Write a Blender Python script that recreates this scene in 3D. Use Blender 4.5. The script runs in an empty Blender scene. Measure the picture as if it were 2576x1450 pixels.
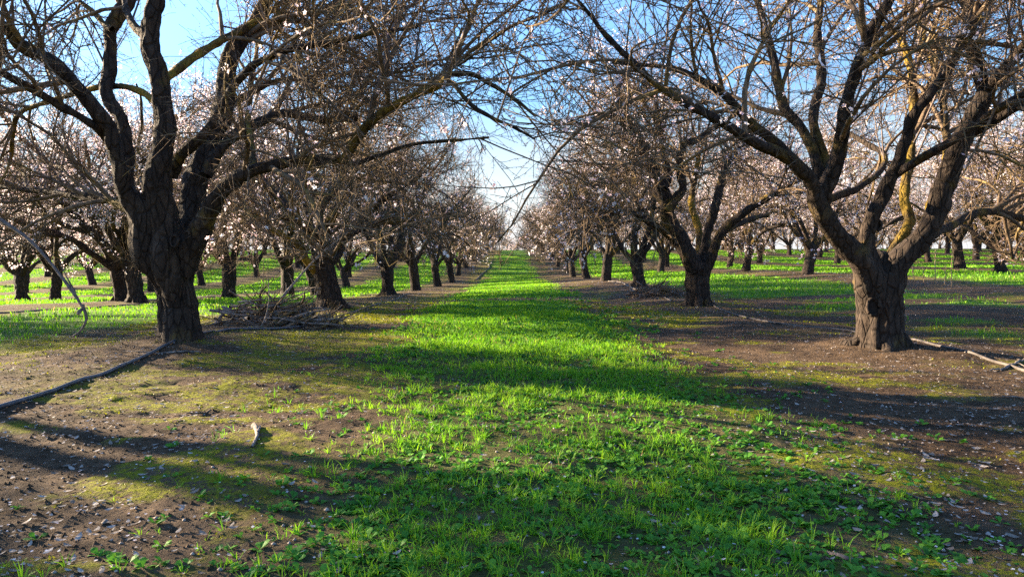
import bpy, math
import numpy as np
from mathutils import Vector

SC = bpy.context.scene
COL = SC.collection
PI = math.pi
rng = np.random.default_rng(7)

# ------------------------------------------------------------------ noise
def _h(ix, iy, iz, s):
    n = (ix * 374761393 + iy * 668265263 + iz * 2147483647 + s * 974634533) & 0xFFFFFFFF
    n = ((n ^ (n >> 13)) * 1274126177) & 0xFFFFFFFF
    n = ((n ^ (n >> 16)) * 2246822519) & 0xFFFFFFFF
    return ((n ^ (n >> 15)) & 0xFFFFFF) / float(0xFFFFFF)

def noise3(x, y, z, s=0):
    x, y, z = np.broadcast_arrays(np.asarray(x, float), np.asarray(y, float), np.asarray(z, float))
    fx, fy, fz = np.floor(x), np.floor(y), np.floor(z)
    ix, iy, iz = fx.astype(np.int64), fy.astype(np.int64), fz.astype(np.int64)
    u, v, w = x - fx, y - fy, z - fz
    u = u*u*(3-2*u); v = v*v*(3-2*v); w = w*w*(3-2*w)
    def L(a, b, t): return a + (b - a) * t
    r = L(L(L(_h(ix, iy, iz, s), _h(ix+1, iy, iz, s), u), L(_h(ix, iy+1, iz, s), _h(ix+1, iy+1, iz, s), u), v),
          L(L(_h(ix, iy, iz+1, s), _h(ix+1, iy, iz+1, s), u), L(_h(ix, iy+1, iz+1, s), _h(ix+1, iy+1, iz+1, s), u), v), w)
    return r * 2 - 1

def fbm2(x, y, f, octv=4, s=0):
    r = 0; a = 1; t = 0
    for k in range(octv):
        r = r + a * noise3(np.asarray(x) * f, np.asarray(y) * f, 0.37 * k, s + k); t += a
        f *= 2.03; a *= 0.5
    return r / t

def sstep(a, b, x):
    t = np.clip((np.asarray(x, float) - a) / (b - a), 0, 1)
    return t * t * (3 - 2 * t)

# ------------------------------------------------------------------ ground shape
_gx = np.array([-60, -25, -12, -3.5, 0, 3.5, 12, 25, 60.])
_gy = np.array([-12, 0, 7, 14, 21, 28, 35, 42, 50, 60, 70, 80, 90, 100, 130, 420.])
_gt = np.array([
    [-.3, -.4, -.6, -.9, -1.2, -1.4, -1.5, -1.4, -1.0, -.4, .1, .5, .6, .3, -3, -3],
    [-.3, -.3, -.4, -.6, -.9, -1.2, -1.4, -1.4, -1.1, -.5, .1, .5, .6, .3, -3, -3],
    [-.1, -.1, -.12, -.3, -.66, -1.0, -1.25, -1.35, -1.15, -.55, .05, .45, .58, .3, -3, -3],
    [0, 0, .04, -.27, -.59, -.84, -1.1, -1.25, -1.15, -.55, .06, .43, .55, .3, -3, -3],
    [0, 0, .0, -.24, -.45, -.64, -.9, -1.15, -1.1, -.5, .08, .45, .55, .3, -3, -3],
    [0, 0, -.05, -.24, -.35, -.45, -.65, -.95, -1.02, -.48, .1, .46, .56, .3, -3, -3],
    [.05, .04, .02, .02, .08, -.02, -.15, -.3, -.4, -.15, .25, .52, .6, .3, -3, -3],
    [.1, .1, .15, .2, .25, .2, .1, .0, -.05, .1, .4, .6, .65, .3, -3, -3],
    [.2, .2, .3, .35, .4, .4, .35, .3, .3, .4, .6, .7, .7, .3, -3, -3]])
_X = np.arange(-60, 60.01, .5); _Y = np.arange(-12, 420.01, .5)
_tmp = np.array([np.interp(_Y, _gy, r) for r in _gt])
_T = np.array([np.interp(_X, _gx, _tmp[:, j]) for j in range(len(_Y))]).T

def _smooth(a, sig, ax):
    k = np.arange(-int(3*sig), int(3*sig)+1); w = np.exp(-k*k/(2*sig*sig)); w /= w.sum()
    p = [(0, 0), (0, 0)]; p[ax] = (len(k)//2, len(k)//2)
    b = np.pad(a, p, mode='edge')
    return np.apply_along_axis(lambda m: np.convolve(m, w, 'valid'), ax, b)
_T = _smooth(_smooth(_T, 4.5, 1), 3, 0)

def base_h(x, y):
    fx = np.clip((np.asarray(x, float) + 60) / .5, 0, len(_X) - 1.001); fy = np.clip((np.asarray(y, float) + 12) / .5, 0, len(_Y) - 1.001)
    i = fx.astype(int); j = fy.astype(int); u = fx - i; v = fy - j
    return (_T[i, j]*(1-u)*(1-v) + _T[i+1, j]*u*(1-v) + _T[i, j+1]*(1-u)*v + _T[i+1, j+1]*u*v)

def lane(x):
    """signed distance from the middle of the nearest alley (alleys every 7 m)"""
    return (np.asarray(x) + 3.5) % 7.0 - 3.5

def grass_mask(x, y):
    x = np.asarray(x, float); y = np.asarray(y, float)
    d = lane(x); own = np.abs(x) < 3.5
    n = fbm2(x, y, .55, 3, 11); n2 = fbm2(x, y, 2.3, 3, 15)
    hw = np.where(own, np.interp(y, [0, 3, 7, 14, 28, 60], [.8, 1.0, 1.05, 1.2, 1.55, 1.55]), 1.9)
    cen = np.where(own, np.interp(y, [0, 3, 7, 14, 28], [.05, .3, .12, -.1, -.08]), 0)
    m = sstep(.45, -.45, np.abs(d - cen) - hw + .55 * n + .35 * n2)
    # bare crossings and the scalped alleys of the sunny side
    bare = np.exp(-((y - 17.6 - .25*n*3) / 1.3) ** 2) * own
    m = m * (1 - .95 * sstep(.35, .7, bare + .25 * n2))
    rt = (x > 3.5) & (y < 16)
    m = np.where(rt, m * sstep(-.05, .3, n + .45*fbm2(x, y*2.2, .5, 2, 31)), m)
    lb = sstep(.35, -.1, n + .2) * sstep(5.5, 4, y) * own * sstep(-.1, -.7, x)
    m = m * (1 - .75 * lb)
    return np.clip(m, 0, 1)

def moss_mask(x, y):
    n = fbm2(x, y * 1.5, .9, 4, 21); d = np.abs(lane(x))
    ring = sstep(.7, 1.3, d) * sstep(3.4, 2.3, d)
    side = np.where(np.asarray(x) < 0, .18, .0)
    n2 = fbm2(x, y * 1.6, 3.1, 3, 23)
    return np.clip(sstep(-.02, .22, n + side - .04 + .75 * n2) * (ring * .9 + .15), 0, 1)

MOUNDS = [(-3.25, 6.9), (3.62, 7.0), (-3.6, 14.0), (3.7, 14.1), (-3.6, 21), (3.8, 21)]
def ground_z(x, y):
    """terrain with berms under the tree rows, wheel tracks and clods"""
    x = np.asarray(x, float); y = np.asarray(y, float)
    d = np.abs(lane(x))
    z = base_h(x, y) + .05 * sstep(2.2, 3.4, d) + .035 * fbm2(x, y, .45, 2, 3)
    for mx, my in MOUNDS: z = z + .07 * np.exp(-((x - mx)**2 + (y - my)**2) / .28)
    near = np.clip(9 / (np.abs(y) + 3), .15, 1)
    z = z + near * (.03 * fbm2(x, y, 1.6, 2, 6) + .017 * fbm2(x, y, 5.0, 3, 5) + .014 * np.abs(fbm2(x, y, 13.0, 3, 9)))
    return z

# ------------------------------------------------------------------ camera
F = 1775.0; CX, CY = 1287.5, 725.0
PITCH = math.atan((CY - 620) / F)
CAM = np.array([0, 0, float(ground_z(0, 0)) + .95])
def ray(u, v):
    dx = (u - CX) / F; dy = (CY - v) / F
    c, s = math.cos(PITCH), math.sin(PITCH)
    return np.array([dx, c + dy * s, -s + dy * c])
def at(u, v, depth):
    r = ray(u, v); return CAM + r * (depth / r[1])
def hit(u, v, up=0.0):
    r = ray(u, v); t = 1.0; last = None
    ts = np.concatenate([np.arange(1.2, 12, .03), np.arange(12, 110, .12)])
    P = CAM[None] + r[None] * (ts / r[1])[:, None]
    below = P[:, 2] < ground_z(P[:, 0], P[:, 1]) + up
    k = int(np.argmax(below)) if below.any() else len(ts) - 1
    p = P[k].copy(); p[2] = float(ground_z(p[0], p[1])) + up
    return p

cam = bpy.data.cameras.new('camera'); camo = bpy.data.objects.new('camera', cam); COL.objects.link(camo)
cam.sensor_width = 36; cam.lens = 36 * F / 2575.0; cam.clip_end = 2000; cam.clip_start = .05
camo.location = CAM; camo.rotation_euler = (PI/2 - PITCH, 0, 0)
SC.camera = camo

# ------------------------------------------------------------------ mesh helpers
class MB:
    """collects vertex / face arrays and links them as one mesh object"""
    def __init__(s): s.v = []; s.q = []; s.t = []; s.n = 0; s.a = []; s.m = 0; s.qm = []; s.tm = []
    def add(s, verts, quads=None, tris=None, attr=None):
        verts = np.asarray(verts, np.float32).reshape(-1, 3)
        if quads is not None and len(quads): s.q.append(np.asarray(quads, np.int64).reshape(-1, 4) + s.n); s.qm.append(np.full(len(s.q[-1]), s.m, np.int32))
        if tris is not None and len(tris): s.t.append(np.asarray(tris, np.int64).reshape(-1, 3) + s.n); s.tm.append(np.full(len(s.t[-1]), s.m, np.int32))
        s.v.append(verts); s.n += len(verts)
        s.a.append(np.zeros(len(verts), np.float32) if attr is None else np.broadcast_to(np.asarray(attr, np.float32), (len(verts),)))
    def build(s, name, mat, parent=None, smooth=True, attr=None, origin=(0, 0, 0)):
        me = bpy.data.meshes.new(name)
        V = np.concatenate(s.v) - np.asarray(origin, np.float32)
        q = np.concatenate(s.q) if s.q else np.zeros((0, 4), np.int64); t = np.concatenate(s.t) if s.t else np.zeros((0, 3), np.int64)
        me.vertices.add(len(V)); me.vertices.foreach_set('co', V.astype(np.float32).ravel())
        me.loops.add(q.size + t.size); me.loops.foreach_set('vertex_index', np.concatenate([q.ravel(), t.ravel()]).astype(np.int32))
        me.polygons.add(len(q) + len(t))
        st = np.concatenate([np.arange(len(q)) * 4, q.size + np.arange(len(t)) * 3]).astype(np.int32)
        me.polygons.foreach_set('loop_start', st)
        me.polygons.foreach_set('use_smooth', np.full(len(q) + len(t), smooth))
        if s.m: me.polygons.foreach_set('material_index', np.concatenate(s.qm + s.tm))
        if attr:
            a = me.attributes.new(attr, 'FLOAT', 'POINT'); a.data.foreach_set('value', np.concatenate(s.a).astype(np.float32))
        me.update(calc_edges=True)
        for m_ in (mat if isinstance(mat, (list, tuple)) else [mat]): me.materials.append(m_)
        o = bpy.data.objects.new(name, me); COL.objects.link(o)
        if parent is not None: o.parent = parent
        elif any(origin): o.location = origin
        return o

def unit(v): return v / np.maximum(np.linalg.norm(v, axis=-1, keepdims=True), 1e-9)

def tubes(mb, P, R, sides, rough=0.0, seed=0, cap=True, freq=(9, 3), attr=None, lobes=None):
    """B polylines of N points (B,N,3) with radii (B,N) as tapering tubes"""
    P = np.asarray(P, float); R = np.asarray(R, float)
    if P.ndim == 2: P = P[None]; R = R[None]
    B, N, _ = P.shape
    T = np.empty_like(P); T[:, 1:-1] = P[:, 2:] - P[:, :-2]; T[:, 0] = P[:, 1] - P[:, 0]; T[:, -1] = P[:, -1] - P[:, -2]
    T = unit(T)
    mean = unit(P[:, -1] - P[:, 0])
    ref = np.where(np.abs(mean[:, 2:3]) > .8, np.array([[1., .13, 0]]), np.array([[.1, .07, 1.]]))
    A = np.cross(T, ref[:, None, :]); A = unit(A); Bn = np.cross(T, A)
    th = np.arange(sides) * 2 * PI / sides
    off = A[:, :, None] * np.cos(th)[None, None, :, None] + Bn[:, :, None] * np.sin(th)[None, None, :, None]
    rr = R[:, :, None] * np.ones(sides)
    if lobes is not None: rr = rr * lobes(th)
    if rough:
        s = np.concatenate([np.zeros((B, 1)), np.cumsum(np.linalg.norm(np.diff(P, axis=1), axis=2), axis=1)], 1)
        k = np.arange(B)[:, None, None] * 7.3 + seed
        cx = np.cos(th)[None, None]; cy = np.sin(th)[None, None]; rad = R[:, :, None]
        n = noise3(cx*rad*20 + k, cy*rad*20, s[:, :, None] * freq[0]*.8, 3)
        n2 = noise3(cx*rad*60 + k, cy*rad*60, s[:, :, None] * freq[0]*1.7, 8)
        n3 = noise3(cx*1.3 + k, cy*1.3, s[:, :, None] * freq[1], 5)
        rr = rr * (1 + rough * n3) + rough * (.13 * n + .08 * n2) * np.minimum(1, rad / .06)
    V = P[:, :, None] + off * rr[..., None]
    i = np.arange(N - 1)[:, None] * sides; j = np.arange(sides)[None]; j2 = (j + 1) % sides
    q = np.stack([i + j, i + j2, i + sides + j2, i + sides + j], -1).reshape(-1, 4)
    Q = (np.arange(B)[:, None, None] * (N * sides) + q[None]).reshape(-1, 4)
    at_ = None if attr is None else np.broadcast_to(np.asarray(attr, float).reshape(B, -1, 1), (B, N, sides)).ravel()
    if cap and sides > 3:
        tip = P[:, -1] + T[:, -1] * R[:, -1:] * .4
        tr = np.stack([(N-1)*sides + np.arange(sides), (N-1)*sides + (np.arange(sides)+1) % sides, np.full(sides, 0)], -1)
        trB = np.arange(B)[:, None, None] * (N*sides) + tr[None]
        trB[:, :, 2] = (B * N * sides + np.arange(B))[:, None]
        VV = np.concatenate([V.reshape(-1, 3), tip]); 
        if at_ is not None: at_ = np.concatenate([at_, np.zeros(B)])
        mb.add(VV, Q, trB.reshape(-1, 3), at_)
    else:
        mb.add(V.reshape(-1, 3), Q, None, at_)

def resample(pts, rad, n):
    """Catmull-Rom through pts, n points evenly spaced"""
    pts = np.asarray(pts, float); rad = np.asarray(rad, float)
    p = np.vstack([2*pts[0]-pts[1], pts, 2*pts[-1]-pts[-2]]); r = np.concatenate([[rad[0]], rad, [rad[-1]]])
    out = []; ro = []
    for k in range(len(pts) - 1):
        t = np.linspace(0, 1, 16, endpoint=False)[:, None]
        a, b, c, d = p[k], p[k+1], p[k+2], p[k+3]
        out.append(.5 * (2*b + (c-a)*t + (2*a-5*b+4*c-d)*t*t + (3*b-a-3*c+d)*t**3))
        ro.append(r[k+1] + (r[k+2]-r[k+1]) * t[:, 0])
    out = np.vstack(out + [pts[-1:]]); ro = np.concatenate(ro + [rad[-1:]])
    s = np.concatenate([[0], np.cumsum(np.linalg.norm(np.diff(out, axis=0), axis=1))])
    q = np.linspace(0, s[-1], n)
    return np.stack([np.interp(q, s, out[:, i]) for i in range(3)], 1), np.interp(q, s, ro)

# ------------------------------------------------------------------ node helpers
def mat_new(name):
    m = bpy.data.materials.new(name); m.use_nodes = True
    nt = m.node_tree; nt.nodes.clear()
    return m, nt, nt.nodes, nt.links
def N(nt, typ, **kw):
    n = nt.nodes.new(typ)
    for k, v in kw.items():
        if k.startswith('i_'): n.inputs[k[2:].replace('_', ' ')].default_value = v
        else: setattr(n, k, v)
    return n
def ramp(nt, src, stops, interp='LINEAR'):
    r = nt.nodes.new('ShaderNodeValToRGB'); r.color_ramp.interpolation = interp
    e = r.color_ramp.elements
    while len(e) < len(stops): e.new(.5)
    for el, (p, c) in zip(e, stops):
        el.position = p; el.color = (c, c, c, 1) if isinstance(c, (int, float)) else (*c, 1)
    nt.links.new(src, r.inputs[0]); return r.outputs[0]
def mix(nt, f, a, b, blend='MIX'):
    m = nt.nodes.new('ShaderNodeMix'); m.data_type = 'RGBA'; m.blend_type = blend
    for s, v in ((m.inputs[0], f), (m.inputs[6], a), (m.inputs[7], b)):
        if hasattr(v, 'links'): nt.links.new(v, s)
        elif isinstance(v, (int, float)): s.default_value = v
        else: s.default_value = (*v, 1)
    return m.outputs[2]
def math_(nt, op, a, b=None, clamp=False):
    m = nt.nodes.new('ShaderNodeMath'); m.operation = op; m.use_clamp = clamp
    for k, v in enumerate((a, b)):
        if v is None: continue
        if hasattr(v, 'links'): nt.links.new(v, m.inputs[k])
        else: m.inputs[k].default_value = v
    return m.outputs[0]
def noise(nt, vec, scale, detail=4, rough=.55, dist=0.0):
    n = nt.nodes.new('ShaderNodeTexNoise'); n.inputs['Scale'].default_value = scale; n.inputs['Detail'].default_value = detail
    n.inputs['Roughness'].default_value = rough; n.inputs['Distortion'].default_value = dist
    if vec is not None: nt.links.new(vec, n.inputs['Vector'])
    return n.outputs['Fac']
def out(nt, sh):
    o = nt.nodes.new('ShaderNodeOutputMaterial'); nt.links.new(sh, o.inputs[0])

def bark_mat(name, dark, light, moss_amt, bump=.7, scale=1.0, moss=(.21, .135, .016)):
    m, nt, nd, lk = mat_new(name)
    tc = N(nt, 'ShaderNodeTexCoord'); mp = N(nt, 'ShaderNodeMapping'); mp.inputs['Scale'].default_value = (scale, scale, scale * .35)
    lk.new(tc.outputs['Object'], mp.inputs[0]); v = mp.outputs[0]
    n1 = noise(nt, v, 24, 6, .7, .9); n2 = noise(nt, v, 7, 3); n3 = noise(nt, tc.outputs['Object'], 2.1, 4, .6)
    vo = N(nt, 'ShaderNodeTexVoronoi', feature='DISTANCE_TO_EDGE'); vo.inputs['Scale'].default_value = 15; lk.new(v, vo.inputs['Vector'])
    crack = ramp(nt, vo.outputs['Distance'], [(0, 0.0), (.12, 1.0)])
    c = mix(nt, ramp(nt, n1, [(.3, 0.), (.72, 1.)]), dark, light)
    c = mix(nt, ramp(nt, n2, [(.35, .0), (.7, .55)]), c, tuple(.6*a for a in dark))
    c = mix(nt, math_(nt, 'MULTIPLY', math_(nt, 'SUBTRACT', 1.0, crack), .6), c, tuple(.5*a for a in dark))
    pl = ramp(nt, noise(nt, v, 4.5, 5, .7, 1.2), [(.56, 0.), (.66, .55)])
    c = mix(nt, pl, c, tuple(1.25*a for a in light))
    sp = ramp(nt, noise(nt, tc.outputs['Object'], 15, 4, .7), [(.64, 0.), (.72, .35)])
    c = mix(nt, sp, c, (.17, .16, .15))
    mm = ramp(nt, math_(nt, 'ADD', math_(nt, 'MULTIPLY', n3, .8), math_(nt, 'MULTIPLY', n1, .2)), [(.62 - .2*moss_amt, 0.), (.74 - .2*moss_amt, min(1., .45+.5*moss_amt))])
    c = mix(nt, mm, c, moss)
    b = N(nt, 'ShaderNodeBsdfPrincipled'); b.inputs['Roughness'].default_value = .9; b.inputs['Specular IOR Level'].default_value = .2
    lk.new(c, b.inputs['Base Color'])
    bp = N(nt, 'ShaderNodeBump'); bp.inputs['Strength'].default_value = bump; bp.inputs['Distance'].default_value = .035
    h = math_(nt, 'ADD', math_(nt, 'MULTIPLY', n1, .7), math_(nt, 'MULTIPLY', crack, .5))
    lk.new(h, bp.inputs['Height']); lk.new(bp.outputs[0], b.inputs['Normal'])
    out(nt, b.outputs[0]); return m

def leafy_mat(name, stops, trans=.45, attr='tint', rough=.6, transcol=None):
    """thin plant tissue: colour by a per-blade tint, light passes through"""
    m, nt, nd, lk = mat_new(name)
    a = N(nt, 'ShaderNodeAttribute', attribute_name=attr)
    c = ramp(nt, a.outputs['Fac'], stops)
    d = N(nt, 'ShaderNodeBsdfPrincipled'); d.inputs['Roughness'].default_value = rough; d.inputs['Specular IOR Level'].default_value = .25
    t = N(nt, 'ShaderNodeBsdfTranslucent'); mx = N(nt, 'ShaderNodeMixShader'); mx.inputs[0].default_value = trans
    lk.new(c, d.inputs['Base Color'])
    lk.new(c if transcol is None else mix(nt, 1.0, c, transcol, 'MULTIPLY'), t.inputs['Color'])
    lk.new(d.outputs[0], mx.inputs[1]); lk.new(t.outputs[0], mx.inputs[2]); out(nt, mx.outputs[0]); return m

def plain_mat(name, a, b, scale=8, rough=.8, bump=.2, spec=.3):
    m, nt, nd, lk = mat_new(name)
    tc = N(nt, 'ShaderNodeTexCoord'); n = noise(nt, tc.outputs['Object'], scale, 4)
    p = N(nt, 'ShaderNodeBsdfPrincipled'); p.inputs['Roughness'].default_value = rough; p.inputs['Specular IOR Level'].default_value = spec
    lk.new(mix(nt, ramp(nt, n, [(.35, 0.), (.65, 1.)]), a, b), p.inputs['Base Color'])
    bp = N(nt, 'ShaderNodeBump'); bp.inputs['Strength'].default_value = bump; bp.inputs['Distance'].default_value = .01; lk.new(n, bp.inputs['Height']); lk.new(bp.outputs[0], p.inputs['Normal'])
    out(nt, p.outputs[0]); return m

M_bark = bark_mat('bark', (.020, .014, .011), (.085, .060, .044), .22, 1.0)
M_limb = bark_mat('limb_bark', (.022, .015, .012), (.085, .060, .042), .45, .9)
M_mosslimb = bark_mat('mossy_bark', (.04, .026, .012), (.12, .08, .03), .95, .8)
M_twig = bark_mat('twig_bark', (.085, .056, .036), (.27, .19, .12), .45, .2, .6, (.2, .14, .03))
M_shoot = bark_mat('shoot_bark', (.12, .09, .075), (.26, .205, .18), .1, .2)
M_dead = bark_mat('dead_wood', (.11, .085, .072), (.36, .31, .28), .1, .3)
M_bloom = leafy_mat('petal', [(0, (.80, .58, .64)), (.5, (.87, .76, .79)), (1, (.90, .86, .86))], .5)
M_grass = leafy_mat('grass_blade', [(0, (.36, .29, .12)), (.03, (.30, .27, .09)), (.06, (.055, .19, .014)), (.5, (.14, .35, .016)), (1, (.25, .44, .022))], .5, transcol=(1.0, 1.0, .6))
M_weed = leafy_mat('weed_leaf', [(0, (.04, .15, .016)), (.5, (.085, .26, .022)), (1, (.17, .36, .03))], .4, transcol=(1.0, 1.0, .6))
M_moss = leafy_mat('moss_tuft', [(0, (.10, .13, .008)), (.5, (.22, .24, .010)), (1, (.34, .31, .014))], .3)
M_litter = leafy_mat('dry_leaf', [(0, (.10, .075, .055)), (.5, (.22, .18, .15)), (1, (.36, .32, .29))], .15)
M_hose = plain_mat('hose_plastic', (.035, .04, .05), (.085, .09, .105), 12, .38, .1, .5)
M_hose2 = plain_mat('dusty_hose_plastic', (.055, .045, .04), (.15, .125, .11), 6, .7, .1)
M_stone = plain_mat('stone', (.20, .16, .13), (.36, .31, .27), 40, .85, .3)
M_stalk = plain_mat('dry_stalk', (.32, .20, .10), (.45, .30, .17), 10, .8, .1)

# ground material: soil, moss and turf by vertex masks broken up with fine noise
def ground_mat():
    m, nt, nd, lk = mat_new('orchard_soil')
    g = N(nt, 'ShaderNodeNewGeometry'); P = g.outputs['Position']
    ag = N(nt, 'ShaderNodeAttribute', attribute_name='grass').outputs['Fac']; am = N(nt, 'ShaderNodeAttribute', attribute_name='moss').outputs['Fac']
    n1 = noise(nt, P, 1.1, 5, .6); n2 = noise(nt, P, 9, 5, .65); n3 = noise(nt, P, 45, 5, .7)
    soil = mix(nt, ramp(nt, n1, [(.35, 0.), (.65, 1.)]), (.078, .049, .028), (.135, .090, .056))
    soil = mix(nt, ramp(nt, n2, [(.4, 0.), (.62, .8)]), soil, (.045, .029, .018))
    soil = mix(nt, ramp(nt, n3, [(.56, 0.), (.72, .55)]), soil, (.20, .145, .115))
    mf = math_(nt, 'MULTIPLY', am, ramp(nt, math_(nt, 'ADD', math_(nt, 'MULTIPLY', n3, .5), math_(nt, 'MULTIPLY', n2, .5)), [(.44, 0.), (.54, 1.)]))
    mcol = mix(nt, n3, (.12, .135, .008), (.26, .25, .012))
    c = mix(nt, mf, soil, mcol)
    gf = math_(nt, 'MULTIPLY', ag, ramp(nt, n2, [(.28, .25), (.5, .95)]))
    far = ramp(nt, math_(nt, 'DIVIDE', N(nt, 'ShaderNodeCameraData').outputs['View Z Depth'], 60.0), [(.1, 0.), (.3, 1.)]) if False else None
    gcol = mix(nt, n3, (.04, .12, .010), (.10, .24, .016))
    gcol = mix(nt, ramp(nt, noise(nt, P, .5, 4, .6), [(.45, 0.), (.65, .6)]), gcol, (.16, .22, .018))
    c = mix(nt, gf, c, gcol)
    b = N(nt, 'ShaderNodeBsdfPrincipled'); b.inputs['Roughness'].default_value = .95; b.inputs['Specular IOR Level'].default_value = .1
    lk.new(c, b.inputs['Base Color'])
    bp = N(nt, 'ShaderNodeBump'); bp.inputs['Strength'].default_value = .9; bp.inputs['Distance'].default_value = .045
    lk.new(math_(nt, 'ADD', n3, math_(nt, 'MULTIPLY', n2, .8)), bp.inputs['Height']); lk.new(bp.outputs[0], b.inputs['Normal'])
    out(nt, b.outputs[0]); return m
M_ground = ground_mat()

def tag(o, label, cat, group=None, kind=None):
    if label: o['label'] = label
    if cat: o['category'] = cat
    if group: o['group'] = group
    if kind: o['kind'] = kind
    return o
def empty(name, loc, rz=0.0):
    o = bpy.data.objects.new(name, None); COL.objects.link(o); o.location = tuple(float(a) for a in loc); o.rotation_euler = (0, 0, rz)
    o.empty_display_size = .3; return o

# ------------------------------------------------------------------ ground sheet
def build_ground():
    ys = [-12.0]
    while ys[-1] < 420:
        y = ys[-1]; ys.append(y + (1.0 if y < 0 else np.interp(y, [0, 1.2, 1.3, 4, 9, 20, 60, 120, 420], [.5, .3, .022, .03, .07, .16, .35, 2, 30])))
    xs = [0.0]
    while xs[-1] < 260:
        x = xs[-1]; xs.append(x + np.interp(x, [0, 2.5, 5, 9, 20, 60, 260], [.022, .026, .05, .12, .35, 1.2, 25]))
    xs = np.array(xs); xs = np.concatenate([-xs[:0:-1], xs]); ys = np.array(ys)
    XX, YY = np.meshgrid(xs, ys); Z = ground_z(XX, YY)
    nx, ny = len(xs), len(ys)
    i = np.arange(ny - 1)[:, None] * nx + np.arange(nx - 1)[None]
    q = np.stack([i, i + 1, i + nx + 1, i + nx], -1).reshape(-1, 4)
    g, m = grass_mask(XX, YY), moss_mask(XX, YY)
    mb = MB(); g = g * (.25 + .75 * sstep(3.5, 11, YY))                          # near the camera the soil shows between the tufts
    mb.add(np.stack([XX, YY, Z + .006 * m * np.clip(6/(np.abs(YY)+1), 0, 1)], -1).reshape(-1, 3), q, None, g.ravel())
    o = mb.build('ground', M_ground, attr='grass')
    a = o.data.attributes.new('moss', 'FLOAT', 'POINT'); a.data.foreach_set('value', m.ravel().astype(np.float32))
    o['kind'] = 'structure'
    return o
build_ground()

# ------------------------------------------------------------------ tree growth
def grow(r, P, R, n, trange, lrange, ang, npts, up=0., trop=0., wander=.12, ratio=.6, rmax=.05, rtip=.35, zmin=.75, out_c=None, outw=0., inner=0.):
    """n children from the parent polylines P (B,N,3), R (B,N); returns (n,npts,3), (n,npts)"""
    B, Np, _ = P.shape
    L = np.linalg.norm(np.diff(P, axis=1), axis=2).sum(1)
    m = n * (4 if inner else 1)
    idx = r.choice(B, m, p=L / L.sum())
    t = trange[0] + (trange[1] - trange[0]) * r.random(m) ** .85
    f = t * (Np - 1); k = np.minimum(f.astype(int), Np - 2); u = (f - k)[:, None]
    p0 = P[idx, k] * (1 - u) + P[idx, k + 1] * u
    if inner:                                                       # the heart of an old crown is bare
        rel = p0 - out_c; ok = np.nonzero((np.hypot(rel[:, 0], rel[:, 1]) > inner) | (rel[:, 2] > inner * 2.1))[0]
        ok = ok[:n] if len(ok) >= n else np.resize(ok, n)
        idx, k, u, p0 = idx[ok], k[ok], u[ok], p0[ok]
    tan = unit(P[idx, k + 1] - P[idx, k])
    rp = R[idx, k] * (1 - u[:, 0]) + R[idx, k + 1] * u[:, 0]
    pr = unit(np.cross(tan, unit(r.normal(size=(n, 3)))))
    a = np.radians(ang[0] + (ang[1] - ang[0]) * r.random(n))[:, None]
    d = np.cos(a) * tan + np.sin(a) * pr
    d[:, 2] += up
    if out_c is not None and outw:
        o = p0 - out_c; o[:, 2] = 0; d = d + outw * unit(o)
    d = unit(d)
    ln = lrange[0] + (lrange[1] - lrange[0]) * r.random(n)
    step = (ln / (npts - 1))[:, None]
    out_ = np.empty((n, npts, 3)); out_[:, 0] = p0; p = p0.copy()
    for j in range(1, npts):
        d = d + wander * r.normal(size=(n, 3)); d[:, 2] += trop
        low = p[:, 2] < zmin; d[low, 2] = np.maximum(d[low, 2], .25)
        d = unit(d); p = p + d * step; out_[:, j] = p
    r0 = np.minimum(rp * ratio, rmax)
    rad = r0[:, None] * np.linspace(1, rtip, npts)[None]
    return out_, rad

def spurs(r, mb, sets, n, lrange, rad, zmin=.5):
    """short thorny fruiting spurs along the given branch sets"""
    per = [np.linalg.norm(np.diff(P, axis=1), axis=2).sum() for P, R in sets]; tot = sum(per)
    for (P, R), Ls in zip(sets, per):
        k = int(n * Ls / tot)
        if k < 1: continue
        B, Np, _ = P.shape
        i = r.integers(0, B, k); f = r.random(k) * (Np - 1); j = np.minimum(f.astype(int), Np - 2); u = (f - j)[:, None]
        p = P[i, j] * (1 - u) + P[i, j+1] * u; t = unit(P[i, j+1] - P[i, j])
        d = unit(np.cross(t, r.normal(size=(k, 3))) + .5 * t + .3 * r.normal(size=(k, 3)))
        ln = (lrange[0] + (lrange[1]-lrange[0]) * r.random(k)**1.5)[:, None]
        a = unit(np.cross(d, [.3, .5, .81])); b = np.cross(d, a)
        tip = p + d * ln + .25 * ln * r.normal(size=(k, 3)); mid = p + d * ln * .6
        w = rad
        v = np.stack([p + a*w, p - a*w*.5 + b*w*.87, p - a*w*.5 - b*w*.87, tip, mid + (a * .9 + b * .3) * ln * .45], 1)
        tr = np.array([[0, 1, 3], [1, 2, 3], [2, 0, 3], [0, 1, 4], [1, 2, 4]])
        mb.add(v.reshape(-1, 3), None, (np.arange(k)[:, None, None] * 5 + tr[None]).reshape(-1, 3))

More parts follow.
